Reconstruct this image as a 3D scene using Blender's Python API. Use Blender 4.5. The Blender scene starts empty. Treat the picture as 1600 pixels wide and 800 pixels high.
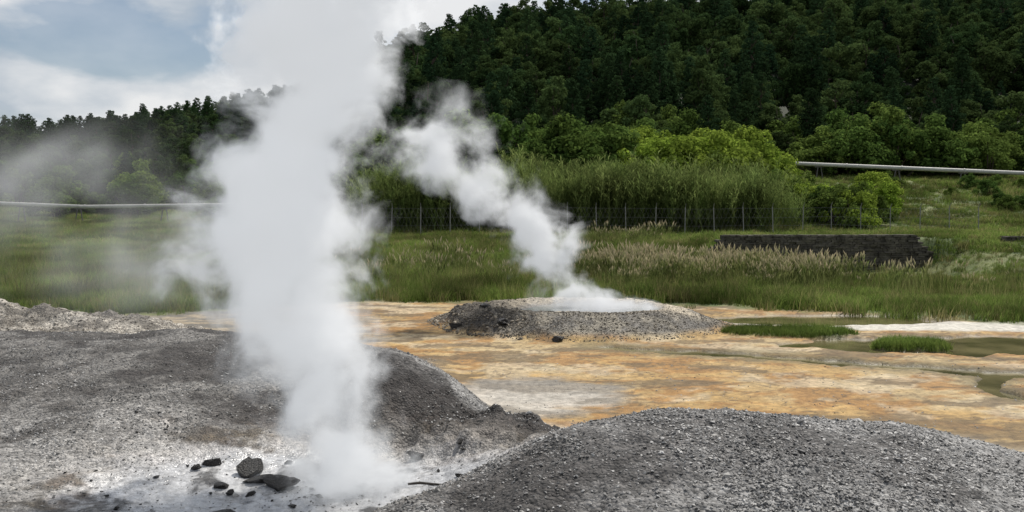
import bpy, math, numpy as np, random
from mathutils import Vector
rng=np.random.default_rng(7); random.seed(7)
S=bpy.context.scene
COL=S.collection
# ---------------------------------------------------------------- noise
def _h(ix,iy,seed):
    n=(ix.astype(np.int64)*374761393+iy.astype(np.int64)*668265263+seed*144269504)&0x7fffffff
    n=((n^(n>>13))*1274126177)&0x7fffffff
    n=(n^(n>>16))&0xffff
    return n/65535.0
def vn(x,y,seed=0):
    x=np.asarray(x,float);y=np.asarray(y,float)
    ix=np.floor(x);iy=np.floor(y);fx=x-ix;fy=y-iy
    fx=fx*fx*(3-2*fx);fy=fy*fy*(3-2*fy)
    a=_h(ix,iy,seed);b=_h(ix+1,iy,seed);c=_h(ix,iy+1,seed);d=_h(ix+1,iy+1,seed)
    return (a*(1-fx)+b*fx)*(1-fy)+(c*(1-fx)+d*fx)*fy
def fbm(x,y,sc,oc=4,seed=0,g=.5):
    s=0;a=1;t=0
    for i in range(oc):
        s=s+a*vn(x*sc+17.3*i,y*sc-9.1*i,seed+i);t+=a;a*=g;sc*=2.03
    return s/t
def sm(a,b,x):
    t=np.clip((x-a)/(b-a),0,1);return t*t*(3-2*t)
def seg_dist(x,y,pts):
    d=np.full(np.shape(x),1e9)
    for (ax,ay),(bx,by) in zip(pts[:-1],pts[1:]):
        vx,vy=bx-ax,by-ay;L=vx*vx+vy*vy
        t=np.clip(((x-ax)*vx+(y-ay)*vy)/L,0,1)
        d=np.minimum(d,np.hypot(x-ax-t*vx,y-ay-t*vy))
    return d
# ---------------------------------------------------------------- terrain
STREAM=[(1.9,17.7),(3.7,17.1),(5.4,16.5),(6.8,15.75),(7.8,15.4),(9.0,14.85),(12,13.8)]
LOOP=[(8.3,15.0),(7.8,14.5),(7.55,14.0),(7.6,13.4),(8.0,12.9),(9.5,12.3)]
def ell(x,y,cx,cy,rx,ry): return np.sqrt(((x-cx)/rx)**2+((y-cy)/ry)**2)
def grass_edge(x): return np.interp(x,[-40,-14,-9,-6.5,-4,2,6,8.2,11.7,20,40],[22,23.5,22.5,24.5,25.7,25.2,24.3,23.3,21.2,18,14])
def crest(x): return np.interp(x,[-400,-133,-110,-90,-70,-50,-38,-10,12,60,118,130,140,170,400],[4,7.5,12,17,22,26,31,39,43,47,47,41,41,46,40])
def parts(x,y):
    x=np.asarray(x,float);y=np.asarray(y,float)
    w=fbm(x,y,.5,3,5)-.5
    p={}
    xa=x+w*1.1;rxa=np.where(xa<1.5,4.5,6.2)
    rA=np.sqrt(((xa-1.5)/rxa)**2+((y+w*.7-6.9)/4.9)**2)
    p['A']=1.27*np.cos(np.pi/2*np.clip(rA,0,1))**1.8
    rB=ell(x+w*.9,y+w*.5,-1.95,11.7,2.15,1.9)
    p['B']=.95*np.cos(np.pi/2*np.clip(rB,0,1))**1.3
    rD=ell(x+w*.9,y+w*.9,-.35,10.4,1.5,1.35)
    p['D']=.38*np.cos(np.pi/2*np.clip(rD,0,1))**1.1
    prof=np.interp(y,[2,5,8,11,14,15.4,17.0],[.3,.3,.32,.52,.72,.66,0])
    p['P']=prof*sm(-.8,-3.6,x+w*1.2)
    p['R']=(.3+.7*fbm(x,y,1.1,4,9))*1.1*np.clip(1-ell(x+w,y+w,-10.6,18.0,5.0,2.2)**2,0,1)
    bowl=np.exp(-(ell(x,y,-1.95,8.5,2.2,1.45)**3))
    p['bowl']=bowl
    rc=ell(x+w*.9,y+w*.6,1.55,20.9,3.7,2.75)
    out=.44*sm(1.04,.6,rc)
    inn=sm(1.0,.7,ell(x+w*.3,y+w*.2,1.95,21.1,1.9,1.3))
    p['C']=out;p['Cin']=inn;p['rc']=rc
    return p
def streamd(x,y):
    j=(fbm(x,y,1.6,3,31)-.5)*.7
    s=sm(.36,.14,seg_dist(x+j,y+j*.6,STREAM))
    s=np.maximum(s,sm(.25,.09,seg_dist(x+j*.6,y+j*.6,LOOP)))
    s=np.maximum(s,sm(1.15,.85,ell(x,y,7.6,21.9,2.9,.95)+j*.6))
    s=np.maximum(s,sm(1.15,.85,ell(x,y,10.2,18.1,4.3,1.2)+j*.8))
    isl=np.maximum(sm(1.1,.8,ell(x,y,8.0,17.75,.75,.42)),sm(1.1,.8,ell(x,y,6.1,19.5,1.5,.6)+j*.5))
    return s*(1-isl),isl
def mounds(p): return np.maximum(np.maximum(p['A'],p['B']),np.maximum(p['P'],p['D']))
def H(x,y,full=False):
    x=np.asarray(x,float);y=np.asarray(y,float)
    p=parts(x,y)
    R=np.interp(y,[0,30,40,46,55,62,75,90,105],[0,0,.08,.45,.7,1.5,4.2,5.6,7.6])
    T=.95*sm(40.2,40.9,y)*sm(50,41,y)*sm(8.5,10.5,x)*sm(20.5,18.5,x)+.95*sm(33,41.5,y)*sm(52,42,y)*sm(18.5,20.5,x)
    D=-.45*sm(31,38,y)*sm(40.6,40.0,y)*sm(7,11,x)*sm(20,18,x)
    L=np.interp(y,[0,40,70,85,105],[0,.1,1.0,2.2,5.0])
    w=sm(-20,-4,x)
    b=R*w+L*(1-w)+T+D
    t=np.clip((y-105)/125,0,1)
    c=crest(x)+(fbm(x,y,.03,3,3)-.5)*6
    b=b+(np.maximum(c-7,0))*t*(1.15-.15*t)
    b=b*np.clip(1-(y-235)/900,0.0,1)
    m=mounds(p)
    m=m+.25*np.minimum(p['A'],p['B'])
    gr=sm(.02,.15,m)
    rough=np.maximum(np.maximum(sm(.1,.6,p['B'])*sm(11.6,10.3,y),.8*sm(.05,.3,p['A'])*sm(.2,-.9,x)*sm(8,9.2,y)),sm(.05,.25,p['D']))
    m=m+gr*((fbm(x,y,.9,4,1)-.5)*.24+(fbm(x,y,6,4,2,.6)-.5)*.07+rough*(fbm(x,y,4,4,8,.65)-.5)*.3)
    m=m*(1-p['bowl']*.97)+p['bowl']*(fbm(x,y,3,5,12,.65)-.35)*.12
    m=np.where(y<20,m,0)
    C=p['C']*(1-p['Cin'])+.32*p['Cin']*(p['C']>0)
    lr=sm(1.4,-.8,x)*sm(22.3,20.8,y)
    C=C+sm(.02,.2,p['C'])*(1-p['Cin'])*((fbm(x,y,1.6,5,21,.6)-.5)*(.12+.6*lr)+(fbm(x,y,9,3,22)-.5)*.04)
    Rr=p['R']+sm(.03,.2,p['R'])*(fbm(x,y,4,4,24,.6)-.5)*.22
    flat=.03+(fbm(x,y,.8,4,41)-.5)*.045+(fbm(x,y,4,3,42)-.5)*.015
    s,isl=streamd(x,y)
    flat=flat+(isl*.06-s*.12)*sm(26,24,y)
    mead=sm(-.3,1.5,y-grass_edge(x))*(fbm(x,y,.35,3,44)-.4)*.25
    z=b+m+C+Rr+flat+mead
    if full: return z,p,s,isl,gr,rough
    return z
# ---------------------------------------------------------------- helpers
def newobj(name,mesh,link=True):
    o=bpy.data.objects.new(name,mesh)
    if link: COL.objects.link(o)
    return o
def tag(o,label,cat=None,group=None,kind=None):
    o["label"]=label
    if cat:o["category"]=cat
    if group:o["group"]=group
    if kind:o["kind"]=kind
    return o
def mesh_np(name,V,F,mat=None,smooth=False):
    V=np.asarray(V,dtype=np.float32);F=np.asarray(F,dtype=np.int32)
    me=bpy.data.meshes.new(name);k=F.shape[1]
    me.vertices.add(len(V));me.vertices.foreach_set("co",V.ravel())
    me.loops.add(F.size);me.loops.foreach_set("vertex_index",F.ravel())
    me.polygons.add(len(F));me.polygons.foreach_set("loop_start",np.arange(0,F.size,k,dtype=np.int32))
    me.polygons.foreach_set("use_smooth",np.full(len(F),smooth))
    me.update(calc_edges=True)
    if mat: me.materials.append(mat)
    return me
class NT:
    def __init__(s,nt): s.t=nt;s.n=nt.nodes;s.l=nt.links
    def __call__(s,typ,props=None,**ins):
        n=s.n.new(typ)
        for k,v in (props or {}).items(): setattr(n,k,v)
        for k,v in ins.items():
            key=k.replace('_',' ')
            if k[0]=='i' and k[1:].isdigit(): sock=n.inputs[int(k[1:])]
            else: sock=n.inputs[key]
            if isinstance(v,bpy.types.NodeSocket): s.l.new(v,sock)
            else: sock.default_value=v
        return n
    def math(s,op,a,b=0.,c=None,clamp=False):
        n=s('ShaderNodeMath',{'operation':op,'use_clamp':clamp},i0=a,i1=b)
        if c is not None:
            if isinstance(c,bpy.types.NodeSocket): s.l.new(c,n.inputs[2])
            else: n.inputs[2].default_value=c
        return n.outputs[0]
    def mix(s,f,a,b,blend='MIX'):
        n=s.n.new('ShaderNodeMix');n.data_type='RGBA';n.blend_type=blend
        for sock,v in ((n.inputs[0],f),(n.inputs[6],a),(n.inputs[7],b)):
            if isinstance(v,bpy.types.NodeSocket): s.l.new(v,sock)
            else: sock.default_value=v
        return n.outputs[2]
    def ramp(s,fac,stops,interp='LINEAR'):
        n=s.n.new('ShaderNodeValToRGB');s.l.new(fac,n.inputs[0]);cr=n.color_ramp;cr.interpolation=interp
        while len(cr.elements)<len(stops): cr.elements.new(.5)
        st=sorted(stops,key=lambda q:q[0])
        for i,(p,c) in enumerate(st):
            cr.elements[i].position=p;cr.elements[i].color=c if len(c)==4 else (*c,1)
        return n.outputs[0]
def newmat(name):
    m=bpy.data.materials.new(name);m.use_nodes=True;m.node_tree.nodes.clear()
    return m,NT(m.node_tree)
def simple(name,c1,c2,scale=5,rough=.8,bump=.2,spec=.3,metal=0,rand=0):
    m,n=newmat(name)
    tc=n('ShaderNodeTexCoord')
    nz=n('ShaderNodeTexNoise',Vector=tc.outputs['Object'],Scale=scale,Detail=6.,Roughness=.65)
    c=n.ramp(nz.outputs[0],[(.3,c1),(.7,c2)])
    b=n('ShaderNodeBump',Height=nz.outputs[0],Strength=bump,Distance=.05)
    p=n('ShaderNodeBsdfPrincipled',Base_Color=c,Roughness=rough,Normal=b.outputs[0],Metallic=float(metal))
    p.inputs['Specular IOR Level'].default_value=spec
    o=n('ShaderNodeOutputMaterial',Surface=p.outputs[0])
    return m
def leafmat(name,c1,c2,trans=.3,patch=.35,tip=None,pv=.35):
    m,n=newmat(name)
    oi=n('ShaderNodeObjectInfo');geo=n('ShaderNodeNewGeometry');tc=n('ShaderNodeTexCoord')
    c=n.mix(oi.outputs['Random'],(*c1,1),(*c2,1))
    isl=n('ShaderNodeMapRange',Value=geo.outputs['Random Per Island'],To_Min=.7,To_Max=1.3)
    c=n.mix(1.,c,isl.outputs[0],'MULTIPLY')
    nz=n('ShaderNodeTexNoise',Vector=geo.outputs['Position'],Scale=patch,Detail=3.)
    mr=n('ShaderNodeMapRange',Value=nz.outputs[0],From_Min=.3,From_Max=.7,To_Min=1-pv,To_Max=1+pv)
    c=n.mix(1.,c,mr.outputs[0],'MULTIPLY')
    if tip:
        sp=n('ShaderNodeSeparateXYZ',Vector=tc.outputs['Object'])
        f=n('ShaderNodeMapRange',Value=sp.outputs[2],From_Min=tip[1],From_Max=tip[2])
        c=n.mix(f.outputs[0],c,(*tip[0],1))
    d=n('ShaderNodeBsdfDiffuse',Color=c)
    t=n('ShaderNodeBsdfTranslucent',Color=c)
    mx=n('ShaderNodeMixShader',i0=trans,i1=d.outputs[0],i2=t.outputs[0])
    n('ShaderNodeOutputMaterial',Surface=mx.outputs[0])
    return m
# ---------------------------------------------------------------- camera
cam=bpy.data.cameras.new("camera");co=bpy.data.objects.new("camera",cam);COL.objects.link(co)
co.location=(0,0,3);co.rotation_euler=(math.radians(90),0,0)
cam.sensor_width=36;cam.lens=31.185;cam.shift_y=-90/1600;cam.clip_end=6000;cam.clip_start=.1
S.camera=co
S.view_settings.view_transform='Standard';S.view_settings.look='None';S.view_settings.exposure=0
# ---------------------------------------------------------------- light
sd=Vector((.42,.52,1.0)).normalized()
su=bpy.data.lights.new("sun",'SUN');su.energy=4.1;su.angle=math.radians(.6);su.color=(1,.95,.87)
so=bpy.data.objects.new("sun",su);COL.objects.link(so);so.rotation_euler=(-sd).to_track_quat('-Z','Y').to_euler();so.location=(20,30,60)
W=bpy.data.worlds.new("World");S.world=W;W.use_nodes=True;W.node_tree.nodes.clear();n=NT(W.node_tree)
sky=n('ShaderNodeTexSky',{'sky_type':'NISHITA','sun_disc':False,'sun_elevation':math.asin(sd.z),'sun_rotation':math.atan2(sd.x,sd.y)})
tc=n('ShaderNodeTexCoord')
mp=n('ShaderNodeMapping',Vector=tc.outputs['Generated']);mp.inputs['Scale'].default_value=(1,1,2.1);mp.inputs['Location'].default_value=(.35,0,.12)
nz=n('ShaderNodeTexNoise',Vector=mp.outputs[0],Scale=4.2,Detail=9.,Roughness=.52,Distortion=.2)
cf=n.ramp(nz.outputs[0],[(.465,(0,0,0)),(.55,(1,1,1))])
nz2=n('ShaderNodeTexNoise',Vector=mp.outputs[0],Scale=8.,Detail=6.)
cc=n.ramp(nz2.outputs[0],[(.35,(.54,.61,.69)),(.60,(1.,1.,1.))])
b1=n('ShaderNodeBackground',Color=sky.outputs[0],Strength=.085)
b2=n('ShaderNodeBackground',Color=cc,Strength=.86)
fm=n.math('MULTIPLY_ADD',cf,.65,.27)
mx=n('ShaderNodeMixShader',i0=fm,i1=b1.outputs[0],i2=b2.outputs[0])
n('ShaderNodeOutputWorld',Surface=mx.outputs[0])
# ---------------------------------------------------------------- ground
ys=[1.0]
while ys[-1]<60: ys.append(ys[-1]+max(.03,ys[-1]*.0045))
while ys[-1]<4000: ys.append(ys[-1]*1.02)
ys=np.array(ys);sx=np.linspace(-1,1,820);tx=.68*sx+.9*sx**5
Yg,Tg=np.meshgrid(ys,tx,indexing='ij');Xg=Tg*(Yg+5)
Z,p,s,isl,gr,rough=H(Xg,Yg,True)
nr,nc=Yg.shape
idx=np.arange(nr*nc).reshape(nr,nc)
F=np.stack([idx[:-1,:-1],idx[:-1,1:],idx[1:,1:],idx[1:,:-1]],-1).reshape(-1,4)
me=mesh_np("ground",np.stack([Xg,Yg,Z],-1).reshape(-1,3),F,None,True)
def C3(c): return np.array(c)[None,None,:]
def mixc(a,b,f): return a*(1-f[...,None])+b*f[...,None]
f1=fbm(Xg,Yg,.45,5,51);f2=fbm(Xg,Yg*1.6,1.3,5,52,.6);f3=fbm(Xg,Yg,5,4,53,.6)
col=mixc(C3((.41,.265,.10)),C3((.43,.32,.165)),sm(.42,.6,f1))
col=mixc(col,C3((.30,.155,.045)),sm(.46,.59,f2)*.85)
col=mixc(col,C3((.50,.42,.29)),sm(.54,.64,fbm(Xg,Yg*1.3,.7,6,54,.62))*.6)
col=mixc(col,C3((.14,.095,.045)),sm(.53,.60,fbm(Xg*.6,Yg*1.5,1.3,6,57,.65))*.8)
crk=1-np.abs(fbm(Xg,Yg*1.4,.9,5,58,.6)-.5)*2
col=mixc(col,C3((.13,.09,.045)),sm(.955,.99,crk)*.65)
pale=np.maximum(sm(1.5,.3,np.abs(Yg-(12.4-.5*np.maximum(Xg,0)))+ (f2-.5)*2.0)*sm(-1.5,0,Xg),0)*sm(11.8,10.8,Yg+ (f1-.5)*2)
pale=np.maximum(pale,sm(1.1,.7,ell(Xg,Yg,.25,13.3,1.6,1.4)+(f2-.5)*1.0))
col=mixc(col,mixc(C3((.24,.22,.19)),C3((.44,.41,.36)),sm(.45,.58,f2)),np.clip(pale,0,1)*.9)
lf=sm(-3.5,-6.5,Xg+(f2-.5)*3)
col=mixc(col,mixc(C3((.17,.155,.13)),C3((.33,.27,.19)),sm(.45,.6,f2)),lf)
white=np.maximum(sm(1.15,.8,ell(Xg,Yg,11.2,20.6,3.9,.8)+(f2-.5)*.8),.6*sm(1.15,.8,ell(Xg,Yg,5.5,21.0,1.2,.3)+(f2-.5)*.8))
col=mixc(col,C3((.56,.53,.46)),white)
bank=np.clip(sm(.9,.3,seg_dist(Xg,Yg,STREAM)+(f2-.5)*.8)+sm(.6,.2,seg_dist(Xg,Yg,LOOP)+(f2-.5)*.5),0,1)*.7
col=mixc(col,C3((.15,.12,.055)),bank)
col=mixc(col,C3((.06,.055,.025)),s)
g=np.clip(gr*(1-p['bowl'])+0,0,1)*(Yg<20)
gcol=mixc(C3((.105,.10,.096)),C3((.25,.245,.238)),sm(.38,.62,fbm(Xg,Yg,1.1,5,61,.6)))
gcol=mixc(gcol,gcol*.66*C3((1.03,1.0,.96)),sm(-1,-3,Xg))
gdark=np.clip(rough*1.2+sm(.48,.56,fbm(Xg,Yg,.7,5,62,.6))*sm(1.8,-.2,Xg)*.75,0,1)
gcol=mixc(gcol,C3((.03,.026,.024)),gdark)
col=mixc(col,gcol,g)
bw=np.clip(p['bowl']*1.8,0,1)*(Yg<20)
wm=sm(.39,.50,fbm(Xg,Yg,1.6,6,63,.66)+.10*np.exp(-ell(Xg,Yg,-1.6,8.6,2.0,.8)**2))
bc=mixc(C3((.045,.043,.042)),C3((.45,.45,.455)),wm)
col=mixc(col,bc,bw)
crust=sm(.53,.60,fbm(Xg,Yg*1.2,1.2,6,65,.64))*g*sm(-1,-3,Xg)*sm(12,9,Yg)*.6
col=mixc(col,C3((.34,.33,.315)),crust)
cg=sm(.04,.16,p['C'])
ccol=mixc(C3((.15,.14,.125)),C3((.25,.225,.18)),sm(.4,.6,fbm(Xg,Yg,2,5,71,.6)))
ccol=mixc(ccol,C3((.42,.36,.27)),sm(.86,.7,p['rc']+(f2-.5)*.3)*sm(19.3,20.3,Yg)*.9)
ccol=mixc(ccol,C3((.05,.043,.037)),sm(1.1,-.7,Xg+(f2-.5)*2)*.85)
ccol=mixc(ccol,C3((.20,.20,.20)),p['Cin'])
col=mixc(col,ccol,cg)
rg=sm(.02,.12,p['R'])
col=mixc(col,mixc(C3((.15,.135,.115)),C3((.36,.33,.285)),sm(.4,.62,fbm(Xg,Yg,2.5,4,73,.6))),rg)
ge=sm(-.5,.5,Yg-grass_edge(Xg)+(f2-.5)*2.0)*(1-rg)*(1-cg)
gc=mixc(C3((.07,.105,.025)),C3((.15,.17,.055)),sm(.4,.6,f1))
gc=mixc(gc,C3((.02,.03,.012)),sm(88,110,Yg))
ge=np.maximum(ge,isl)
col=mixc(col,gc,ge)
gv=np.clip(g+rg+cg*.8,0,1)
wet=np.clip(np.maximum(bw*(.75+.35*wm),s),0,1)
ca=me.color_attributes.new("base_col",'FLOAT_COLOR','POINT')
ca.data.foreach_set("color",np.concatenate([np.clip(col,0,1),np.ones(col.shape[:2]+(1,))],-1).astype(np.float32).ravel())
ca=me.color_attributes.new("ground_mask",'FLOAT_COLOR','POINT')
ca.data.foreach_set("color",np.stack([gv,wet,ge,np.ones_like(gv)],-1).astype(np.float32).ravel())
m,n=newmat("ground_soil")
a1=n('ShaderNodeAttribute',{'attribute_name':'base_col'});a2=n('ShaderNodeAttribute',{'attribute_name':'ground_mask'})
sp=n('ShaderNodeSeparateColor',Color=a2.outputs['Color'])
geo=n('ShaderNodeNewGeometry');P=geo.outputs['Position']
vor=n('ShaderNodeTexVoronoi',Vector=P,Scale=38.);vor2=n('ShaderNodeTexVoronoi',Vector=P,Scale=14.)
nA=n('ShaderNodeTexNoise',Vector=P,Scale=9.,Detail=8.,Roughness=.7)
nB=n('ShaderNodeTexNoise',Vector=P,Scale=1.7,Detail=6.,Roughness=.6)
vc=n('ShaderNodeSeparateColor',Color=vor.outputs['Color'])
sk=n('ShaderNodeMapRange',Value=vc.outputs[0],To_Min=.45,To_Max=1.8)
fac=n('ShaderNodeMix');fac.data_type='FLOAT';n.l.new(sp.outputs[0],fac.inputs[0]);fac.inputs[2].default_value=1.;n.l.new(sk.outputs[0],fac.inputs[3])
na=n('ShaderNodeMapRange',Value=nA.outputs[0],From_Min=.25,From_Max=.75,To_Min=.45,To_Max=1.5)
nb=n('ShaderNodeMapRange',Value=nB.outputs[0],From_Min=.3,From_Max=.7,To_Min=.75,To_Max=1.2)
ff=n.math('MULTIPLY',fac.outputs[0],na.outputs[0]);ff=n.math('MULTIPLY',ff,nb.outputs[0])
c=n.mix(1.,a1.outputs['Color'],ff,'MULTIPLY')
ro=n.math('MULTIPLY_ADD',sp.outputs[1],-.66,.85)
hh=n.math('MULTIPLY_ADD',vor.outputs['Distance'],-.6,nA.outputs[0]);hh=n.math('MULTIPLY_ADD',vor2.outputs['Distance'],-.6,hh)
bs=n.math('MULTIPLY_ADD',sp.outputs[0],.55,.4)
bs=n.math('SUBTRACT',bs,n.math('MULTIPLY',sp.outputs[1],.25))
bp=n('ShaderNodeBump',Height=hh,Strength=bs,Distance=.035)
pr=n('ShaderNodeBsdfPrincipled',Base_Color=c,Roughness=ro,Normal=bp.outputs[0]);pr.inputs['Specular IOR Level'].default_value=.5
n('ShaderNodeOutputMaterial',Surface=pr.outputs[0])
me.materials.append(m)
g_o=newobj("ground",me);tag(g_o,"ochre mud flat, grey gravel mounds and wooded green hill","ground",kind="structure")
# ---------------------------------------------------------------- water
m,n=newmat("shallow_water")
geo=n('ShaderNodeNewGeometry')
nz=n('ShaderNodeTexNoise',Vector=geo.outputs['Position'],Scale=6.,Detail=3.)
nzb=n('ShaderNodeTexNoise',Vector=geo.outputs['Position'],Scale=1.1,Detail=5.)
bp=n('ShaderNodeBump',Height=nz.outputs[0],Strength=.06,Distance=.02)
c=n.ramp(nzb.outputs[0],[(.35,(.07,.065,.028)),(.65,(.19,.165,.08))])
pr=n('ShaderNodeBsdfPrincipled',Base_Color=c,Roughness=.1,Normal=bp.outputs[0])
n('ShaderNodeOutputMaterial',Surface=pr.outputs[0])
xs=np.linspace(0.5,18,60);yw=np.linspace(11,25,50);a,b=np.meshgrid(xs,yw,indexing='ij')
ii=np.arange(a.size).reshape(a.shape)
Fw=np.stack([ii[:-1,:-1],ii[1:,:-1],ii[1:,1:],ii[:-1,1:]],-1).reshape(-1,4)
wo=newobj("water",mesh_np("water",np.stack([a,b,np.full_like(a,-.022)],-1).reshape(-1,3),Fw,m))
tag(wo,"shallow olive brown stream and pools on the mud flat","water",kind="structure")
m2,n=newmat("milky_water")
pr=n('ShaderNodeBsdfPrincipled',Base_Color=(.30,.31,.31,1),Roughness=.15);n('ShaderNodeOutputMaterial',Surface=pr.outputs[0])
th=np.linspace(0,2*np.pi,64,endpoint=False)
V=[(1.95,21.1,.385)]+[(1.95+1.75*math.cos(t),21.1+1.2*math.sin(t),.385) for t in th]
F3=[(0,1+i,1+(i+1)%64) for i in range(64)]
po=newobj("crater_pool",mesh_np("crater_pool",V,F3,m2));tag(po,"milky grey boiling pool inside the low crater","water",kind="structure")
# ---------------------------------------------------------------- scatter tool
def gn_scatter(name,pts,scl,rot,idx,sources,label,cat):
    me=bpy.data.meshes.new(name);pts=np.asarray(pts,np.float32)
    me.vertices.add(len(pts));me.vertices.foreach_set("co",pts.ravel())
    me.attributes.new("scl",'FLOAT','POINT').data.foreach_set("value",np.asarray(scl,np.float32))
    me.attributes.new("rotv",'FLOAT_VECTOR','POINT').data.foreach_set("vector",np.asarray(rot,np.float32).ravel())
    me.attributes.new("idx",'INT','POINT').data.foreach_set("value",np.asarray(idx,np.int32))
    me.update()
    o=newobj(name,me)
    ng=bpy.data.node_groups.new(name+"_nodes",'GeometryNodeTree')
    ng.interface.new_socket(name="Geometry",in_out='INPUT',socket_type='NodeSocketGeometry')
    ng.interface.new_socket(name="Geometry",in_out='OUTPUT',socket_type='NodeSocketGeometry')
    N=ng.nodes;L=ng.links
    gi=N.new('NodeGroupInput');go=N.new('NodeGroupOutput')
    ip=N.new('GeometryNodeInstanceOnPoints');jn=N.new('GeometryNodeJoinGeometry')
    for sobj in sources:
        oi=N.new('GeometryNodeObjectInfo');oi.inputs['Object'].default_value=sobj;oi.inputs['As Instance'].default_value=True
        L.new(oi.outputs['Geometry'],jn.inputs[0])
    def at(nm,t):
        a=N.new('GeometryNodeInputNamedAttribute');a.data_type=t;a.inputs['Name'].default_value=nm
        return [q for q in a.outputs if q.enabled and q.name=='Attribute'][0]
    L.new(gi.outputs[0],ip.inputs['Points']);L.new(jn.outputs[0],ip.inputs['Instance'])
    ip.inputs['Pick Instance'].default_value=True
    L.new(at('idx','INT'),ip.inputs['Instance Index'])
    L.new(at('rotv','FLOAT_VECTOR'),ip.inputs['Rotation'])
    L.new(at('scl','FLOAT'),ip.inputs['Scale'])
    L.new(ip.outputs[0],go.inputs[0])
    md=o.modifiers.new("scatter",'NODES');md.node_group=ng
    tag(o,label,cat,kind="stuff")
    return o
# ---------------------------------------------------------------- plants
def leaves(cent,rad,nper,size,flat=.85,seed=0,up=.5):
    r=np.random.default_rng(seed)
    cent=np.asarray(cent);rad=np.asarray(rad)
    nper=np.maximum((nper*(rad/rad.mean())**2).astype(int),6)
    ci=np.repeat(np.arange(len(cent)),nper);N=len(ci)
    d=r.normal(size=(N,3));d/=np.linalg.norm(d,axis=1)[:,None]
    rr=r.uniform(.25,1.12,N)**.55
    ps=cent[ci]+d*(rad[ci]*rr)[:,None]*np.array([1,1,flat])
    nm=d*.9+r.normal(size=(N,3))*.4+np.array([0,0,up]);nm/=np.linalg.norm(nm,axis=1)[:,None]
    t=np.cross(nm,r.normal(size=(N,3)));t/=np.linalg.norm(t,axis=1)[:,None]
    b=np.cross(nm,t)
    sz=(size*r.uniform(.6,1.4,N))[:,None]
    w=r.uniform(.3,.55,N)[:,None]
    V=np.stack([ps-t*sz*.5,ps+b*sz*w+nm*sz*.1,ps+t*sz*.5,ps-b*sz*w+nm*sz*.1],1).reshape(-1,3)
    F=np.arange(N*4).reshape(-1,4)
    return V,F
def tube(pts,rads,k=7):
    V=[];F=[]
    for i,(p_,r_) in enumerate(zip(pts,rads)):
        p_=Vector(p_)
        q=Vector(pts[min(i+1,len(pts)-1)])-Vector(pts[max(i-1,0)]);q.normalize()
        a=q.orthogonal().normalized();b=q.cross(a)
        for j in range(k):
            th=2*math.pi*j/k;V.append(p_+(a*math.cos(th)+b*math.sin(th))*r_)
    for i in range(len(pts)-1):
        for j in range(k):
            F.append((i*k+j,i*k+(j+1)%k,(i+1)*k+(j+1)%k,(i+1)*k+j))
    return [tuple(v) for v in V],F
def merge(lst):
    V=[];F=[];o=0
    for v,f in lst:
        V.append(np.asarray(v,float));F.append(np.asarray(f)+o);o+=len(v)
    return np.concatenate(V),np.concatenate(F)
bark=simple("bark",(.05,.038,.027),(.11,.09,.065),4,.9,.5)
mleaf=leafmat("forest_leaves",(.036,.068,.024),(.084,.122,.040),.3,.06,pv=.45)
mleafd=leafmat("dark_needles",(.024,.050,.023),(.046,.080,.030),.2,.06,pv=.45)
mshrub=leafmat("shrub_leaves",(.07,.125,.03),(.14,.195,.045),.45,.15)
mshruby=leafmat("yellow_green_leaves",(.17,.25,.035),(.23,.30,.05),.5,.25)
def make_tree(kind,seed,Ht=8.5):
    r=np.random.default_rng(seed);cs=[];rs=[];limbs=[]
    if kind=='broad':
        n_=62;W_=r.uniform(.24,.35)*Ht;tilt=r.normal(size=2)*.12
        while len(cs)<n_:
            d=r.uniform(-1,1,3)
            q=np.linalg.norm(d)
            if q>1 or q<.3: continue
            z=.55*Ht+d[2]*.42*Ht
            wz=1.0-.5*max(d[2],0)
            e_=r.uniform(.8,1.3)
            cs.append((d[0]*W_*wz*e_+tilt[0]*z,d[1]*W_*wz*e_+tilt[1]*z,z));rs.append(r.uniform(.035,.10)*Ht)
        sz=.26;npr=80
    else:
        n_=52;W_=r.uniform(.20,.27)*Ht
        for i in range(n_):
            h=.12+.88*(i/n_);ang=i*2.4+r.uniform(-.4,.4);q=W_*(1.04-h)**.7*r.uniform(.35,1.2)
            cs.append((math.cos(ang)*q,math.sin(ang)*q,h*Ht*1.12));rs.append(Ht*(.045+.07*(1-h))*r.uniform(.7,1.2))
        sz=.26;npr=75
    cs=np.array(cs);rs=np.array(rs)
    V,F=leaves(cs,rs,npr,sz,.7 if kind=='broad' else .55,seed,.25)
    crown=mesh_np("crown",V,F,mleaf if kind=='broad' else mleafd)
    tp=[(0,0,-.6)];
    for i in range(1,7): tp.append((r.normal()*.08*i*.5,r.normal()*.08*i*.5,Ht*.85*i/6))
    tr=[tube(tp,[.20*(Ht/8.5)*(1-i/7.5) for i in range(7)])]
    for k in r.choice(len(cs),12,replace=False):
        c=cs[k];zb=max(.25*Ht,c[2]-np.hypot(c[0],c[1])*.9);j=min(int(zb/(Ht*.85)*6),5)
        b0=np.array(tp[j])*(1-.3)+np.array(tp[j+1])*.3
        mid=(b0+c)/2+np.array([0,0,-.1])
        tr.append(tube([b0,mid,c],[.07,.05,.02],5))
    V,F=merge(tr)
    return crown,mesh_np("trunk",V,F,bark,True)
TREES=[make_tree('broad',s_) for s_ in (11,12,13,14,18,19)]+[make_tree('conifer',s_) for s_ in (15,16,17,20)]
NB=6
tp=[]
yy=93.
while yy<246:
    sp_=4.2+ (yy-92)*.005
    for xx in np.arange(-.66*yy,.66*yy,sp_):
        x_=xx+rng.uniform(-.6,.6)*sp_;y_=yy+rng.uniform(-.6,.6)*sp_
        tp.append((x_,y_))
    yy+=sp_
tp=np.array(tp)
extra=np.array([(rng.uniform(-58,-6),rng.uniform(78,92)) for _ in range(60)])
tp=np.concatenate([extra,tp])
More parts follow.
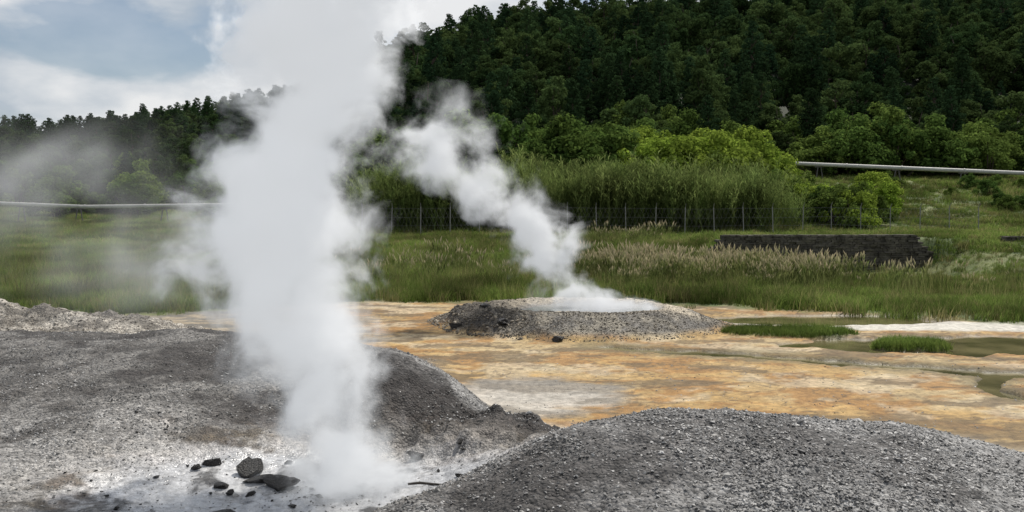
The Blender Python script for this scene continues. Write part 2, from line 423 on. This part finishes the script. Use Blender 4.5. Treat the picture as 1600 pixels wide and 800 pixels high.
tz=H(tp[:,0],tp[:,1])
order=np.argsort(tp[:,1]);tp=tp[order];tz=tz[order]
NT_=270
tk=rng.integers(0,10,len(tp))
lefty=tp[:,0]<-.2*tp[:,1]
tk=np.where(lefty&(tk>=NB)&(rng.uniform(size=len(tp))<.93),rng.integers(0,NB,len(tp)),tk)
ts=rng.uniform(.7,1.4,len(tp))**1.1;trz=rng.uniform(0,6.28,len(tp))
ts=np.where(lefty,.72+(ts-1)*.3,ts)
ts=ts*np.interp(tp[:,1],[78,110,150,200],[.55,.8,1.0,1.06])
first={}
for i in range(NT_):
    k=int(tk[i]);cr_,tr_=TREES[k]
    conif=k>=NB
    nm="conifer_tree" if conif else "broadleaf_tree"
    e=bpy.data.objects.new(nm,None);COL.objects.link(e)
    e.empty_display_size=.5
    e.location=(tp[i,0],tp[i,1],tz[i]);e.rotation_euler=(0,0,trz[i]);sc=ts[i];e.scale=(sc,sc,sc*rng.uniform(.9,1.15))
    for nn,d_ in (("trunk",tr_),("crown",cr_)):
        key=(k,nn)
        if key in first: c_=first[key].copy()
        else: c_=bpy.data.objects.new(nn,d_);first[key]=c_
        c_.name=nn;c_.parent=e;COL.objects.link(c_)
    tag(e,"dark pointed evergreen tree on the wooded hillside" if conif else "dense dark green broadleaf tree on the wooded hillside","tree","trees on the hillside")
src=[]
for k,(cr_,tr_) in enumerate(TREES):
    n1=len(cr_.vertices);v=np.empty(n1*3,np.float32);cr_.vertices.foreach_get("co",v);f=np.empty(len(cr_.loops),np.int32);cr_.loops.foreach_get("vertex_index",f)
    v2=np.empty(len(tr_.vertices)*3,np.float32);tr_.vertices.foreach_get("co",v2);f2_=np.empty(len(tr_.loops),np.int32);tr_.loops.foreach_get("vertex_index",f2_)
    V,F=merge([(v.reshape(-1,3),f.reshape(-1,4)),(v2.reshape(-1,3),f2_.reshape(-1,4))])
    mm=mesh_np("forest_tree",V,F,mleaf if k<NB else mleafd);mm.materials.append(bark)
    mi=np.zeros(len(F),np.int32);mi[len(f)//4:]=1;mm.polygons.foreach_set("material_index",mi)
    src.append(newobj("forest_tree_source",mm,False))
r0=len(tp)-NT_
rot=np.zeros((r0,3));rot[:,2]=trz[NT_:]
gn_scatter("forest",np.column_stack([tp[NT_:],tz[NT_:]]),ts[NT_:],rot,tk[NT_:],src,"dense dark green forest covering the upper hillside","forest")
def make_shrub(seed,mat,R=2.2,Hh=3.0):
    r=np.random.default_rng(seed);cs=[];rs=[]
    for i in range(42):
        a=r.uniform(0,6.28);q=R*math.sqrt(r.uniform(0,1))*.9;h=Hh*(1-(q/R)**2*.75)*r.uniform(.3,1.0)
        cs.append((math.cos(a)*q,math.sin(a)*q,h));rs.append(r.uniform(.25,.6))
    V,F=leaves(cs,rs,100,.17,.8,seed,.3)
    tr=[]
    for k in range(8):
        c=np.array(cs[k]);tr.append(tube([(c[0]*.1,c[1]*.1,-.3),tuple(c*np.array([.5,.5,.6])),tuple(c)],[.06,.045,.015],5))
    tV,tF=merge(tr)
    return mesh_np("crown",V,F,mat),mesh_np("stem",tV,tF,bark,True)
SH=[make_shrub(21,mshrub),make_shrub(22,mshrub,1.9,3.4),make_shrub(23,mshruby,2.9,2.9),make_shrub(24,mshruby,2.5,3.1)]
first={}
def shrub(x_,y_,k,sc,label):
    e=bpy.data.objects.new("shrub",None);COL.objects.link(e)
    e.location=(x_,y_,float(H(x_,y_))-.1);e.rotation_euler=(0,0,random.uniform(0,6.28));e.scale=(sc,sc,sc*random.uniform(.85,1.1))
    for nn,d_ in (("stem",SH[k][1]),("crown",SH[k][0])):
        key=(k,nn)
        if key in first: c_=first[key].copy()
        else: c_=bpy.data.objects.new(nn,d_);first[key]=c_
        c_.name=nn;c_.parent=e;COL.objects.link(c_)
    tag(e,label,"shrub","shrubs at the foot of the hill")
yl="rounded yellow green shrub behind the tall reeds";gl="leafy mid green shrub below the forest edge"
for i in range(30):
    y_=random.uniform(69,77);shrub(random.uniform(.135,.30)*y_,y_,random.choice([2,3]),random.uniform(1.2,1.65),yl)
for i in range(24):
    y_=random.uniform(57,68);shrub(random.uniform(.275,.41)*y_,y_,random.choice([0,0,3]),random.uniform(.6,.95),yl)
for i in range(60):
    y_=random.uniform(70,96);shrub(random.uniform(-.16,.13)*y_,y_,random.choice([0,1]),random.uniform(1.1,1.9),gl)
for i in range(70):
    y_=random.uniform(82,104);shrub(random.uniform(.1,.62)*y_,y_,random.choice([0,1,1]),random.uniform(.9,1.9),gl)
for i in range(80):
    y_=random.uniform(74,100);shrub(random.uniform(-.64,-.2)*y_,y_,random.choice([0,1]),random.uniform(.6,1.4),gl)
for i in range(12):
    y_=random.uniform(64,75);shrub(random.uniform(.42,.62)*y_,y_,0,random.uniform(.25,.5),"small low shrub on the grassy slope")
# grasses
def tuft(seed,nb,h,spread,w,bend,mat,plume=None):
    r=np.random.default_rng(seed);V=[];F=[];o=0
    for i in range(nb):
        a=r.uniform(0,6.28);q=spread*math.sqrt(r.uniform());bx,by=math.cos(a)*q,math.sin(a)*q
        hh=h*r.uniform(.55,1.1);a2=r.uniform(0,6.28);dx,dy=math.cos(a2),math.sin(a2);bd=bend*hh*r.uniform(.3,1.2)
        px_,py_=-dy,dx
        if r.uniform()<.5: px_,py_=math.cos(a2+.8),math.sin(a2+.8)
        ww=w*r.uniform(.7,1.3)
        for j,t in enumerate((0,.4,.75,1.)):
            cx=bx+dx*bd*t*t;cy=by+dy*bd*t*t;cz=hh*t*(1-.12*t)
            k=ww*(1-t*.9)
            V+= [(cx-px_*k,cy-py_*k,cz),(cx+px_*k,cy+py_*k,cz)]
            if j: F.append((o+2*j-2,o+2*j-1,o+2*j+1,o+2*j))
        o+=8
        if plume and r.uniform()<plume:
            tx_,ty_,tz_=cx,cy,cz
            for a3 in (0,1.57):
                ex,ey=math.cos(a3)*h*.026,math.sin(a3)*h*.026
                V+=[(tx_-ex*.3,ty_-ey*.3,tz_-h*.12),(tx_-ex,ty_-ey,tz_),(tx_+dx*.06,ty_+dy*.06,tz_+h*.13),(tx_+ex,ty_+ey,tz_)]
                F.append((o,o+1,o+2,o+3));o+=4
    me=mesh_np("tuft",V,F,mat)
    return newobj("tuft_source",me,False)
mg=leafmat("grass_green",(.105,.165,.035),(.185,.235,.06),.45,.3,pv=.6)
mg2=leafmat("grass_olive",(.15,.165,.055),(.25,.225,.10),.45,.3,pv=.5)
mred=leafmat("reed_golden",(.14,.18,.055),(.21,.225,.085),.45,.4,tip=((.58,.49,.33),.78,1.05))
mcane=leafmat("cane_leaves",(.12,.17,.048),(.19,.23,.075),.45,.35,pv=.55)
GR=[tuft(31,36,.30,.22,.009,.5,mg),tuft(32,36,.36,.24,.009,.5,mg),tuft(33,30,.36,.25,.008,.45,mg2)]
GF=[tuft(37,40,.34,.42,.022,.8,mg),tuft(38,40,.30,.42,.02,.8,mg),tuft(39,36,.36,.42,.02,.7,mg2)]
RD=[tuft(35,24,1.05,.3,.008,.3,mred,.7),tuft(36,24,.95,.32,.008,.35,mred,.6)]
TL=[tuft(45,30,.75,.28,.009,.3,mg2),tuft(46,30,.7,.28,.009,.3,mg)]
def caneclump(seed):
    r=np.random.default_rng(seed)
    V=[];F=[];o=0
    for i in range(13):
        bx,by=r.normal(size=2)*.6;h=r.uniform(2.0,4.4);ax,ay=r.normal(size=2)*.14
        k=.016
        V+=[(bx-k,by,0),(bx+k,by,0),(bx+ax*h+k*.4,by+ay*h,h),(bx+ax*h-k*.4,by+ay*h,h)];F.append((o,o+1,o+2,o+3));o+=4
        for j in range(26):
            t=r.uniform(.12,1.0);cx,cy,cz=bx+ax*h*t,by+ay*h*t,h*t
            a=r.uniform(0,6.28);l=r.uniform(.3,.65);dx,dy=math.cos(a),math.sin(a);w_=.028
            m_=(cx+dx*l*.4,cy+dy*l*.4,cz+l*.5);e_=(cx+dx*l*.85,cy+dy*l*.85,cz+l*r.uniform(.35,.9))
            V+=[(cx,cy,cz),(m_[0]-dy*w_,m_[1]+dx*w_,m_[2]),e_,(m_[0]+dy*w_,m_[1]-dx*w_,m_[2])];F.append((o,o+1,o+2,o+3));o+=4
    return newobj("cane_source",mesh_np("cane",V,F,mcane),False)
CN=[caneclump(41),caneclump(42),caneclump(43),caneclump(44)]
def scatter(name,n_,ysamp,xr,src,smin,smax,label,cat,cond=None,tilt=.1,zoff=-.02,pos=None,sfun=None):
    if pos is None:
        y_=ysamp(n_);x_=rng.uniform(xr[0],xr[1],n_)*y_
    else: x_,y_=pos
    if cond is not None:
        k=cond(x_,y_);x_,y_=x_[k],y_[k]
    z_=H(x_,y_)+zoff;N=len(x_)
    rt=np.column_stack([rng.normal(0,tilt,N),rng.normal(0,tilt,N),rng.uniform(0,6.28,N)])
    sc_=rng.uniform(smin,smax,N)
    if sfun is not None: sc_=sc_*sfun(x_,y_)
    return gn_scatter(name,np.column_stack([x_,y_,z_]),sc_,rt,rng.integers(0,len(src),N),src,label,cat)
def logy(a,b): return lambda n_: a*(b/a)**rng.uniform(0,1,n_)**.8
def c_mead(x,y):
    e=y-grass_edge(x)+(fbm(x,y,1.3,4,52,.6)-.5)*2.0
    pq=parts(x,y);cr_=(pq['rc']>1.0)&(pq['R']<.04)&(y>16)
    return (e>rng.uniform(-.3,.8,len(x)))&cr_&((y<38.8)|(y>41.3)|(x<8.5)|(x>18.9))
hv=lambda x,y: .3+1.5*fbm(x,y,.5,4,95)
scatter("meadow_grass",46000,logy(17,50),(-.7,.7),GR,.55,1.25,"green meadow grass around the hot mud flat","grass",c_mead,sfun=lambda x,y: hv(x,y)*(1-.5*sm(33,37,y)*sm(42,40,y)*sm(8,10,x))*(1-.25*sm(9,13,x)))
scatter("slope_grass",30000,lambda n_:rng.uniform(38,96,n_),(-.7,.7),GF,.6,1.25,"green grass on the terrace and slope below the hill","grass",lambda x,y:c_mead(x,y)&((y>41.5)|(x<8)|(x>19)),sfun=lambda x,y:hv(x,y)*(1-.35*sm(46,42,y)))
def c_tall(x,y): return c_mead(x,y)&(fbm(x,y,.22,3,81)>.48)&((x<7)|(y>55)|((y<34)&(rng.uniform(size=len(x))<.2)))
scatter("rough_meadow_grass",10000,logy(25,75),(-.7,.7),TL,.5,1.2,"tall olive brown rough grass in the meadow","grass",c_tall)
def c_reed(x,y):
    nf=(fbm(x,y,.6,4,82)-.5)*2.4;u_=rng.uniform(size=len(x))
    def pf(cx,cy,rx,ry,den): return den*sm(1.3,.4,ell(x,y,cx,cy,rx,ry)+nf)
    d_=np.maximum.reduce([pf(6.2,31.5,4.0,3.8,.9),pf(7.0,48,4,2.0,.35),pf(12.0,28,5,2,.05),pf(-2.5,34,4,5,.07)])
    return (u_<d_)&((y<39.5)|(y>42))&((y<36)|(x<9))
scatter("dry_reeds",13000,logy(26,53),(-.3,.6),RD,.5,1.1,"pale feathery dry reeds in the meadow","reeds",c_reed,sfun=lambda x,y:.7+.6*fbm(x,y,.6,3,85))
def c_cane(x,y): return (x/y<.22+.11*rng.uniform(size=len(x)))&(x/y>-.17)
scatter("cane_bed",1700,lambda n_:rng.uniform(56.5,66,n_),(-.17,.33),CN,.6,1.0,"tall dense green giant cane behind the wire fence","reeds",c_cane,.07,sfun=lambda x,y:.42+1.0*fbm(x,y,.35,3,97)-.012*(y-60)-.25*sm(.26,.33,x/y))
r_=rng
n_=1000;a_=r_.uniform(0,6.28,n_);q_=np.sqrt(r_.uniform(0,1,n_))
ix=np.concatenate([8.0+np.cos(a_[:350])*q_[:350]*.72,6.1+np.cos(a_[350:])*q_[350:]*1.45])
iy=np.concatenate([17.75+np.sin(a_[:350])*q_[:350]*.4,19.5+np.sin(a_[350:])*q_[350:]*.55])
scatter("islet_grass",0,None,None,[GR[0],GR[1]],.2,.6,"short green marsh grass on islets in the shallow water","grass",None,pos=(ix,iy))
# ---------------------------------------------------------------- gravel
def rock_mesh(seed,mat,sub=1,sq=(1,1,.6),jit=.25,name="stone",cuts=5):
    import bmesh
    from mathutils import noise
    r=random.Random(seed);bm=bmesh.new();bmesh.ops.create_icosphere(bm,subdivisions=sub,radius=1)
    pl=[(Vector((r.gauss(0,1),r.gauss(0,1),r.gauss(0,1))).normalized(),r.uniform(.4,.8)) for _ in range(cuts)]
    for v in bm.verts:
        c=v.co.copy();nn=noise.noise(c*1.3+Vector((seed*3.1,0,0)))
        v.co=c*(1+jit*nn*2+(jit*.9*noise.noise(c*4+Vector((0,seed,0))) if sub>2 else 0))
        for n_,d in pl:
            t=v.co.dot(n_)-d
            if t>0: v.co-=n_*t*.9
        v.co=Vector((v.co.x*sq[0],v.co.y*sq[1],v.co.z*sq[2]))
    me=bpy.data.meshes.new(name);bm.to_mesh(me);bm.free();me.materials.append(mat);return me
def stonemat(name,a,b,rough=.7,spec=.4,pscale=.9):
    m,n=newmat(name);oi=n('ShaderNodeObjectInfo')
    geo=n('ShaderNodeNewGeometry');nz=n('ShaderNodeTexNoise',Vector=geo.outputs['Position'],Scale=pscale,Detail=5.)
    mr=n('ShaderNodeMapRange',Value=nz.outputs[0],From_Min=.35,From_Max=.65,To_Min=.5,To_Max=1.35)
    c=n.ramp(oi.outputs['Random'],[(0,a),(.6,tuple((x+y)/2.6 for x,y in zip(a,b))),(1,b)])
    c=n.mix(1.,c,mr.outputs[0],'MULTIPLY')
    p_=n('ShaderNodeBsdfPrincipled',Base_Color=c,Roughness=rough);p_.inputs['Specular IOR Level'].default_value=spec
    n('ShaderNodeOutputMaterial',Surface=p_.outputs[0]);return m
mgr=stonemat("gravel_stone",(.06,.057,.054),(.44,.43,.415),.5,.5)
mgt=stonemat("tan_gravel_stone",(.08,.07,.056),(.36,.31,.24))
PB=[newobj("pebble_source",rock_mesh(50+i,mgr,1,(1,.8,.4),.3),False) for i in range(5)]
PT=[newobj("pebble_source",rock_mesh(60+i,mgt,1,(1,.8,.55),.3),False) for i in range(4)]
def fan(n_,y0,y1,tx0,tx1):
    y_=y0*(y1/y0)**rng.uniform(0,1,n_);return rng.uniform(tx0,tx1,n_)*(y_+1),y_
x_,y_=fan(230000,5.0,16.8,-.72,.72)
p_=parts(x_,y_);mm_=mounds(p_)
dk=fbm(x_,y_,.7,5,62,.6)
dn=sm(.03,.15,mm_)*(1-np.clip(p_['bowl']*1.5,0,.9))*np.clip(.25+1.3*sm(.4,.6,fbm(x_,y_,1.2,4,91)),0,1)*(1-.75*sm(.48,.56,dk)*sm(1.8,-.2,x_))*(1-.3*sm(-2,-3.5,x_))+.03
k=rng.uniform(size=len(x_))<dn;x_,y_=x_[k],y_[k]
z_=H(x_,y_);N=len(x_)
gn_scatter("gravel",np.column_stack([x_,y_,z_+.002]),(.006+.017*rng.uniform(0,1,N)**3)*np.where(rng.uniform(size=N)<.008,2.2,1),np.column_stack([rng.normal(0,.35,N),rng.normal(0,.35,N),rng.uniform(0,6.28,N)]),rng.integers(0,5,N),PB,"loose grey volcanic gravel covering the mounds","gravel")
n_=30000;a_=rng.uniform(0,6.28,n_);q_=rng.uniform(.45,1.06,n_);xx=1.55+np.cos(a_)*q_*3.7;yy_=20.9+np.sin(a_)*q_*2.75
n2=16000;xx=np.concatenate([xx,rng.uniform(-16,-5.5,n2)]);yy_=np.concatenate([yy_,rng.uniform(15.8,20.6,n2)])
pp=parts(xx,yy_);k=((pp['C']>.02)&(pp['Cin']<.5)&~((pp['rc']<.78)&(yy_>20.0)&(rng.uniform(size=len(xx))<.85)))|(pp['R']>.05);xx,yy_=xx[k],yy_[k];N=len(xx)
lsz=np.where((xx<.3)&(xx>-5),1.7,1.0)
gn_scatter("rubble",np.column_stack([xx,yy_,H(xx,yy_)+.002]),(.007+.03*rng.uniform(0,1,N)**6)*lsz,np.column_stack([rng.normal(0,.5,N),rng.normal(0,.5,N),rng.uniform(0,6.28,N)]),rng.integers(0,4,N),PT,"brown grey rubble on the crater rim and bank","gravel")
# rocks
mrk=simple("wet_dark_rock",(.016,.014,.013),(.055,.05,.045),6,.4,1.0,.5)
def rock(x_,y_,s,sq,lab,sink=.3,seed=0,rz=0,nm="rock",ry=0):
    o=newobj(nm,rock_mesh(seed,mrk,3,sq,.34,nm,9));o.scale=(s,s,s)
    o.location=(x_,y_,float(H(x_,y_))+s*sq[2]*(1-sink)*.8);o.rotation_euler=(0,ry,rz)
    tag(o,lab,"rock","dark rocks around the steam vent");return o
rock(-2.74,9.25,.14,(1.4,.9,.75),"large wet dark boulder beside the steam vent",.4,24,.5,ry=-.25)
rock(-2.58,9.05,.10,(1.4,.8,.5),"wet dark broken rock beside the steam vent",.3,22,.2,ry=-.2)
rock(-2.32,8.95,.16,(1.4,.9,.5),"low dark boulder at the mouth of the steam vent",.4,2)
rock(-3.16,9.35,.08,(1.3,.8,.6),"dark angular rock on wet white mud",.2,3,.5)
rock(-3.28,9.2,.055,(1,.9,.7),"dark angular rock on wet white mud",.2,4)
rock(-2.90,8.85,.075,(1.5,.8,.5),"dark jagged rock on wet white mud",.3,5,.2)
rock(-2.76,8.7,.05,(1.3,.8,.7),"dark jagged rock on wet white mud",.3,23,1.2)
rock(-2.66,8.2,.12,(1.5,.6,.22),"flat dark rock slab on wet white mud",.1,6,.1)
rock(-2.42,7.95,.04,(1,.9,.8),"small dark stone on wet mud",.1,7)
rock(-1.06,9.9,.09,(1.1,.8,.8),"dark squared rock at the foot of the gravel mound",.2,8)
for i in range(60):
    rx_=random.uniform(-4.6,-.2);ry_=random.uniform(7.5,10.6)
    rock(rx_,ry_,.012+.045*random.random()**2.2,(random.uniform(1,1.8),.8,random.uniform(.3,.8)),"small dark stone on wet mud",.25,30+i,random.uniform(0,6))
rock(.95,18.3,.12,(1.2,.8,.7),"dark rock at the foot of the crater rim",.3,16)
rock(-.2,19.2,.14,(1.2,.8,.7),"dark rock at the foot of the crater rim",.3,17)
rock(-1.3,19.8,.14,(1.2,.8,.7),"dark rock at the foot of the crater rim",.3,18)
rock(-.6,20.2,.12,(1.2,.8,.7),"dark rock at the foot of the crater rim",.3,19)
sv,sf=tube([(0,0,0),(.12,.01,.012),(.25,-.005,.01),(.42,.015,0)],[.012,.014,.012,.006],7)
st=newobj("stick",mesh_np("stick",sv,sf,simple("wet_wood",(.02,.017,.014),(.05,.04,.03),8,.5,.4),True))
st.location=(-1.05,8.95,float(H(-.9,8.95))+.02);st.rotation_euler=(0,0,-.1);tag(st,"short dark stick lying on wet mud by the vent","stick")
# ---------------------------------------------------------------- stone wall
mst=simple("dark_wall_stone",(.035,.031,.027),(.14,.125,.10),2.5,.9,.5,.2)
def stone_wall(x0,y0,x1,y1,h,lab,seed,zb0=-.05):
    r=random.Random(seed);L=math.hypot(x1-x0,y1-y0);V=[];F=[]
    zb=0;row=0;hs=h+.25
    while zb<hs:
        rh=r.uniform(.08,.12)
        if zb+rh>hs-.06: rh=hs-zb+.001
        u=-r.uniform(0,.2)
        while u<L:
            w=r.uniform(.12,.34)
            hh=hs*min(1,.6+u/1.2,.45+(L-u)/1.6)
            if zb<hh:
                o=len(V);d0=r.uniform(-.05,.06);
                for cz in (0,1):
                    for cx,cy in ((0,0),(1,0),(1,1),(0,1)):
                        V.append((u+cx*(w-.01)+r.uniform(-.015,.015),(-.28+d0 if cy==0 else .28)+r.uniform(-.02,.02)+zb*.08,zb-.25+cz*(rh-.008)+r.uniform(-.012,.012)))
                F+=[(o,o+3,o+2,o+1),(o+4,o+5,o+6,o+7),(o,o+1,o+5,o+4),(o+1,o+2,o+6,o+5),(o+2,o+3,o+7,o+6),(o+3,o,o+4,o+7)]
            u+=w
        zb+=rh
    o=len(V)
    for cz in (-.2,h*.6):
        V+=[(.8,-.14,cz),(L-1.5,-.14,cz),(L-1.5,.2,cz),(.8,.2,cz)]
    F+=[(o,o+3,o+2,o+1),(o+4,o+5,o+6,o+7),(o,o+1,o+5,o+4),(o+1,o+2,o+6,o+5),(o+2,o+3,o+7,o+6),(o+3,o,o+4,o+7)]
    w=newobj("stone_wall",mesh_np("stone_wall",V,F,mst))
    w.location=(x0,y0,zb0);w.rotation_euler=(0,0,math.atan2(y1-y0,x1-x0))
    tag(w,lab,"wall");return w
stone_wall(8.9,40.0,18.9,40.4,1.40,"low dark dry stone wall holding the grassy terrace",1)
stone_wall(21.8,40.0,27.5,40.0,.55,"short stretch of dark dry stone wall in grass",2,.75)
# ---------------------------------------------------------------- fence
mpost=simple("fence_post_metal",(.18,.18,.165),(.29,.28,.25),8,.7,.1)
mwire=simple("fence_wire",(.10,.10,.09),(.18,.18,.17),8,.6,0,.5)
fe=bpy.data.objects.new("wire_fence",None);COL.objects.link(fe);fx0=-9.2;fy=54.4
fe.location=(fx0,fy,float(H(fx0,fy)))
tag(fe,"wire mesh fence on slim grey posts before tall reeds","fence")
fx=np.arange(fx0,29.5,1.8);fz=H(fx,np.full_like(fx,fy))
bz=fe.location.z
V,F=merge([tube([(0,0,-.3),(0,0,1.75)],[.03,.03],8),tube([(0,0,1.75),(0,-.22,2.0)],[.025,.02],8)])
pm=mesh_np("post",V,F,mpost)
for i,(a,b) in enumerate(zip(fx,fz)):
    o=newobj("post",pm);o.parent=fe;o.location=(a-fx0,random.uniform(-.05,.05),b-bz);o.rotation_euler=(random.uniform(-.03,.03),random.uniform(-.03,.03),0)
T=[]
for h in (.15,.6,1.1,1.65): T.append(tube([(a-fx0,0,b-bz+h) for a,b in zip(fx,fz)],[.008]*len(fx),4))
uu=np.arange(fx0,fx[-1],.28);uz=H(uu,np.full_like(uu,fy))
for a,b in zip(uu,uz):
    T.append(tube([(a-fx0,0,b-bz+.12),(a-fx0+.7,0,b-bz+1.65)],[.004]*2,3))
    T.append(tube([(a-fx0+.7,0.01,b-bz+.12),(a-fx0,0.01,b-bz+1.65)],[.004]*2,3))
o=newobj("wire_mesh",mesh_np("wire_mesh",*merge(T),mwire));o.parent=fe
# ---------------------------------------------------------------- pipes
mpipe=simple("painted_pipe",(.34,.34,.31),(.48,.47,.43),3,.55,.05,.5)
msup=simple("pipe_support_steel",(.08,.08,.075),(.15,.14,.13),5,.7,.1)
def pipeline(pts,r_,lab,sup):
    e=bpy.data.objects.new("pipeline",None);COL.objects.link(e);e.location=(pts[0][0],pts[0][1],float(H(pts[0][0],pts[0][1])))
    tag(e,lab,"pipeline");L=e.location
    loc=[(a-L.x,b-L.y,c-L.z) for a,b,c in pts]
    T=[tube(loc,[r_]*len(loc),16)]
    for (a,b) in zip(loc[:-1],loc[1:]):
        a=Vector(a);b=Vector(b);d=(b-a).length;k=int(d/6)
        for j in range(k+1):
            c=a.lerp(b,(j+.02)/(k+1)+.0);q=(b-a).normalized()*.06
            T.append(tube([c-q,c+q],[r_*1.2,r_*1.2],16))
    V,F=merge(T);o=newobj("pipe",mesh_np("pipe",V,F,mpipe,True));o.parent=e
    for si,f in sup:
        a=Vector(pts[si]);b=Vector(pts[si+1]);c=a.lerp(b,f);gz=float(H(c.x,c.y))
        V,F=merge([tube([(-.35,0,gz-c.z-.3),(-.12,0,-r_*.9)],[.05,.05],6),tube([(.35,0,gz-c.z-.3),(.12,0,-r_*.9)],[.05,.05],6),tube([(-.4,0,-r_-.04),(.4,0,-r_-.04)],[.05,.05],6)])
        o=newobj("support",mesh_np("support",V,F,msup));o.parent=e;o.location=(c.x-L.x,c.y-L.y,c.z-L.z)
pipeline([(25.4,80,6.15),(33.5,76.5,5.62),(44,76,5.15),(52,75,4.8)],.17,"pale grey steam pipe on low supports crossing the grassy slope",[(0,.25),(0,.97),(1,.5),(2,.3)])
pipeline([(-46,70,2.85),(-33.8,70,2.35),(-20,71,2.52)],.14,"thin pale grey steam pipe along the meadow edge",[(0,.2),(0,.6),(0,.97),(1,.45),(1,.9)])
# ---------------------------------------------------------------- steam
def steam(name,base,stops,label,dens,k=3.,scale=2.2,amp=1.5,warp=.3,aniso=.3,emis=.12,yr=1.0,cut=1.35,step=.12,det=3.,ecol=(.94,.97,1,1),off=.92,rgh=.62):
    zs=[s_[0] for s_ in stops];z0,z1=zs[0],zs[-1]
    cmin=min(s_[1] for s_ in stops)-.01;cmax=max(s_[1] for s_ in stops)+.01;rm=max(s_[2] for s_ in stops)
    m,n=newmat(name+"_vapour")
    tc=n('ShaderNodeTexCoord');Pn=tc.outputs['Object']
    wn=n('ShaderNodeTexNoise',Vector=Pn,Scale=scale*.5,Detail=1.)
    wv=n('ShaderNodeVectorMath',{'operation':'SUBTRACT'},i0=wn.outputs['Color'],i1=(.5,.5,.5))
    wv=n('ShaderNodeVectorMath',{'operation':'SCALE'},i0=wv.outputs[0],Scale=warp*2)
    Pw=n('ShaderNodeVectorMath',{'operation':'ADD'},i0=Pn,i1=wv.outputs[0]).outputs[0]
    s_=n('ShaderNodeSeparateXYZ',Vector=Pw)
    t=n('ShaderNodeMapRange',Value=s_.outputs[2],From_Min=z0,From_Max=z1).outputs[0]
    rp=n.ramp(t,[((a-z0)/(z1-z0),((b-cmin)/(cmax-cmin),c/rm,d)) for a,b,c,d in stops],'LINEAR')
    sc=n('ShaderNodeSeparateColor',Color=rp)
    cx=n.math('MULTIPLY_ADD',sc.outputs[0],cmax-cmin,cmin);R=n.math('MULTIPLY',sc.outputs[1],rm)
    dx=n.math('DIVIDE',n.math('SUBTRACT',s_.outputs[0],cx),R);dy=n.math('DIVIDE',s_.outputs[1],n.math('MULTIPLY',R,yr))
    d=n.math('SQRT',n.math('ADD',n.math('MULTIPLY',dx,dx),n.math('MULTIPLY',dy,dy)));df=sc.outputs[2]
    fz_=n('ShaderNodeTexNoise',Vector=Pw,Scale=scale,Detail=det,Roughness=rgh)
    v=n.math('MULTIPLY_ADD',n.math('SUBTRACT',fz_.outputs[0],.5),amp,n.math('SUBTRACT',off,d))
    v=n.math('MULTIPLY',v,k,clamp=True)
    v=n.math('MULTIPLY',v,v)
    v=n.math('MULTIPLY',v,df)
    v=n.math('MULTIPLY',v,dens)
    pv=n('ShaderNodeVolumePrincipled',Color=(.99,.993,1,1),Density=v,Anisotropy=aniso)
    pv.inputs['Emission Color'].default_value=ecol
    n.l.new(n.math('MULTIPLY',v,emis),pv.inputs['Emission Strength'])  # glow added to the vapour by density, standing in for light scattered inside
    n('ShaderNodeOutputMaterial',Volume=pv.outputs[0])
    m.cycles.volume_step_rate=step
    try: m.cycles.volume_sampling='DISTANCE'
    except Exception: pass
    K=40;ring=48;V=[];F=[];zz=np.linspace(z0,z1,ring)
    for i,z in enumerate(zz):
        cx=np.interp(z,zs,[s_[1] for s_ in stops]);R=np.interp(z,zs,[s_[2] for s_ in stops])*cut
        for j in range(K):
            a=2*math.pi*j/K;V.append((cx+R*math.cos(a),R*yr*math.sin(a),z))
    for i in range(ring-1):
        for j in range(K): F.append((i*K+j,i*K+(j+1)%K,(i+1)*K+(j+1)%K,(i+1)*K+j))
    V.append((stops[0][1],0,z0));V.append((stops[-1][1],0,z1));nb=len(V)-2
    for j in range(K):
        F.append((nb,(j+1)%K,j,j));F.append((nb+1,(ring-1)*K+j,(ring-1)*K+(j+1)%K,(ring-1)*K+(j+1)%K))
    me=bpy.data.meshes.new(name)
    me.from_pydata(V,[],[tuple(dict.fromkeys(f)) for f in F]);me.update();me.materials.append(m)
    o=newobj(name,me);o.location=base;tag(o,label,"steam");return o
u=9/1386
def st1(py,c,hw,d): return (3-(py-310)*u-.03,(c-520)*u,hw*u,d)
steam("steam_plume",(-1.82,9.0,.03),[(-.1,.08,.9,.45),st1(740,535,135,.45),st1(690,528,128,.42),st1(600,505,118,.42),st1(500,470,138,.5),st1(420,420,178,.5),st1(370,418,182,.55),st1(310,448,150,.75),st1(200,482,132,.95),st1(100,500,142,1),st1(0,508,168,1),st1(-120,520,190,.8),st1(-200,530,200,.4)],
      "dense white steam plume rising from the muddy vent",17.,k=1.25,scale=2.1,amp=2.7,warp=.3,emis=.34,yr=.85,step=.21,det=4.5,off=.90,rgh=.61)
u2=21/1386
def st2(py,c,hw,d): return (3-(py-310)*u2-.38,(c-935)*u2,hw*u2,d)
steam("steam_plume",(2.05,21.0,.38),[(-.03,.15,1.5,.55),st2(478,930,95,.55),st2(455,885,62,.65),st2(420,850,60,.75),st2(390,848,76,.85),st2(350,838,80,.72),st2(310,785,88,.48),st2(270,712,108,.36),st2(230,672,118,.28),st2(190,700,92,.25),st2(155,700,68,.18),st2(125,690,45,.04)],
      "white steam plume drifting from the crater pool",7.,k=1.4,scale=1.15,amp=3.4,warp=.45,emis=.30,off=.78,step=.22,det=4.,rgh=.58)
u3=14/1386
def st3(py,c,hw,d): return (3-(py-310)*u3-.6,(c-150)*u3,hw*u3,d)
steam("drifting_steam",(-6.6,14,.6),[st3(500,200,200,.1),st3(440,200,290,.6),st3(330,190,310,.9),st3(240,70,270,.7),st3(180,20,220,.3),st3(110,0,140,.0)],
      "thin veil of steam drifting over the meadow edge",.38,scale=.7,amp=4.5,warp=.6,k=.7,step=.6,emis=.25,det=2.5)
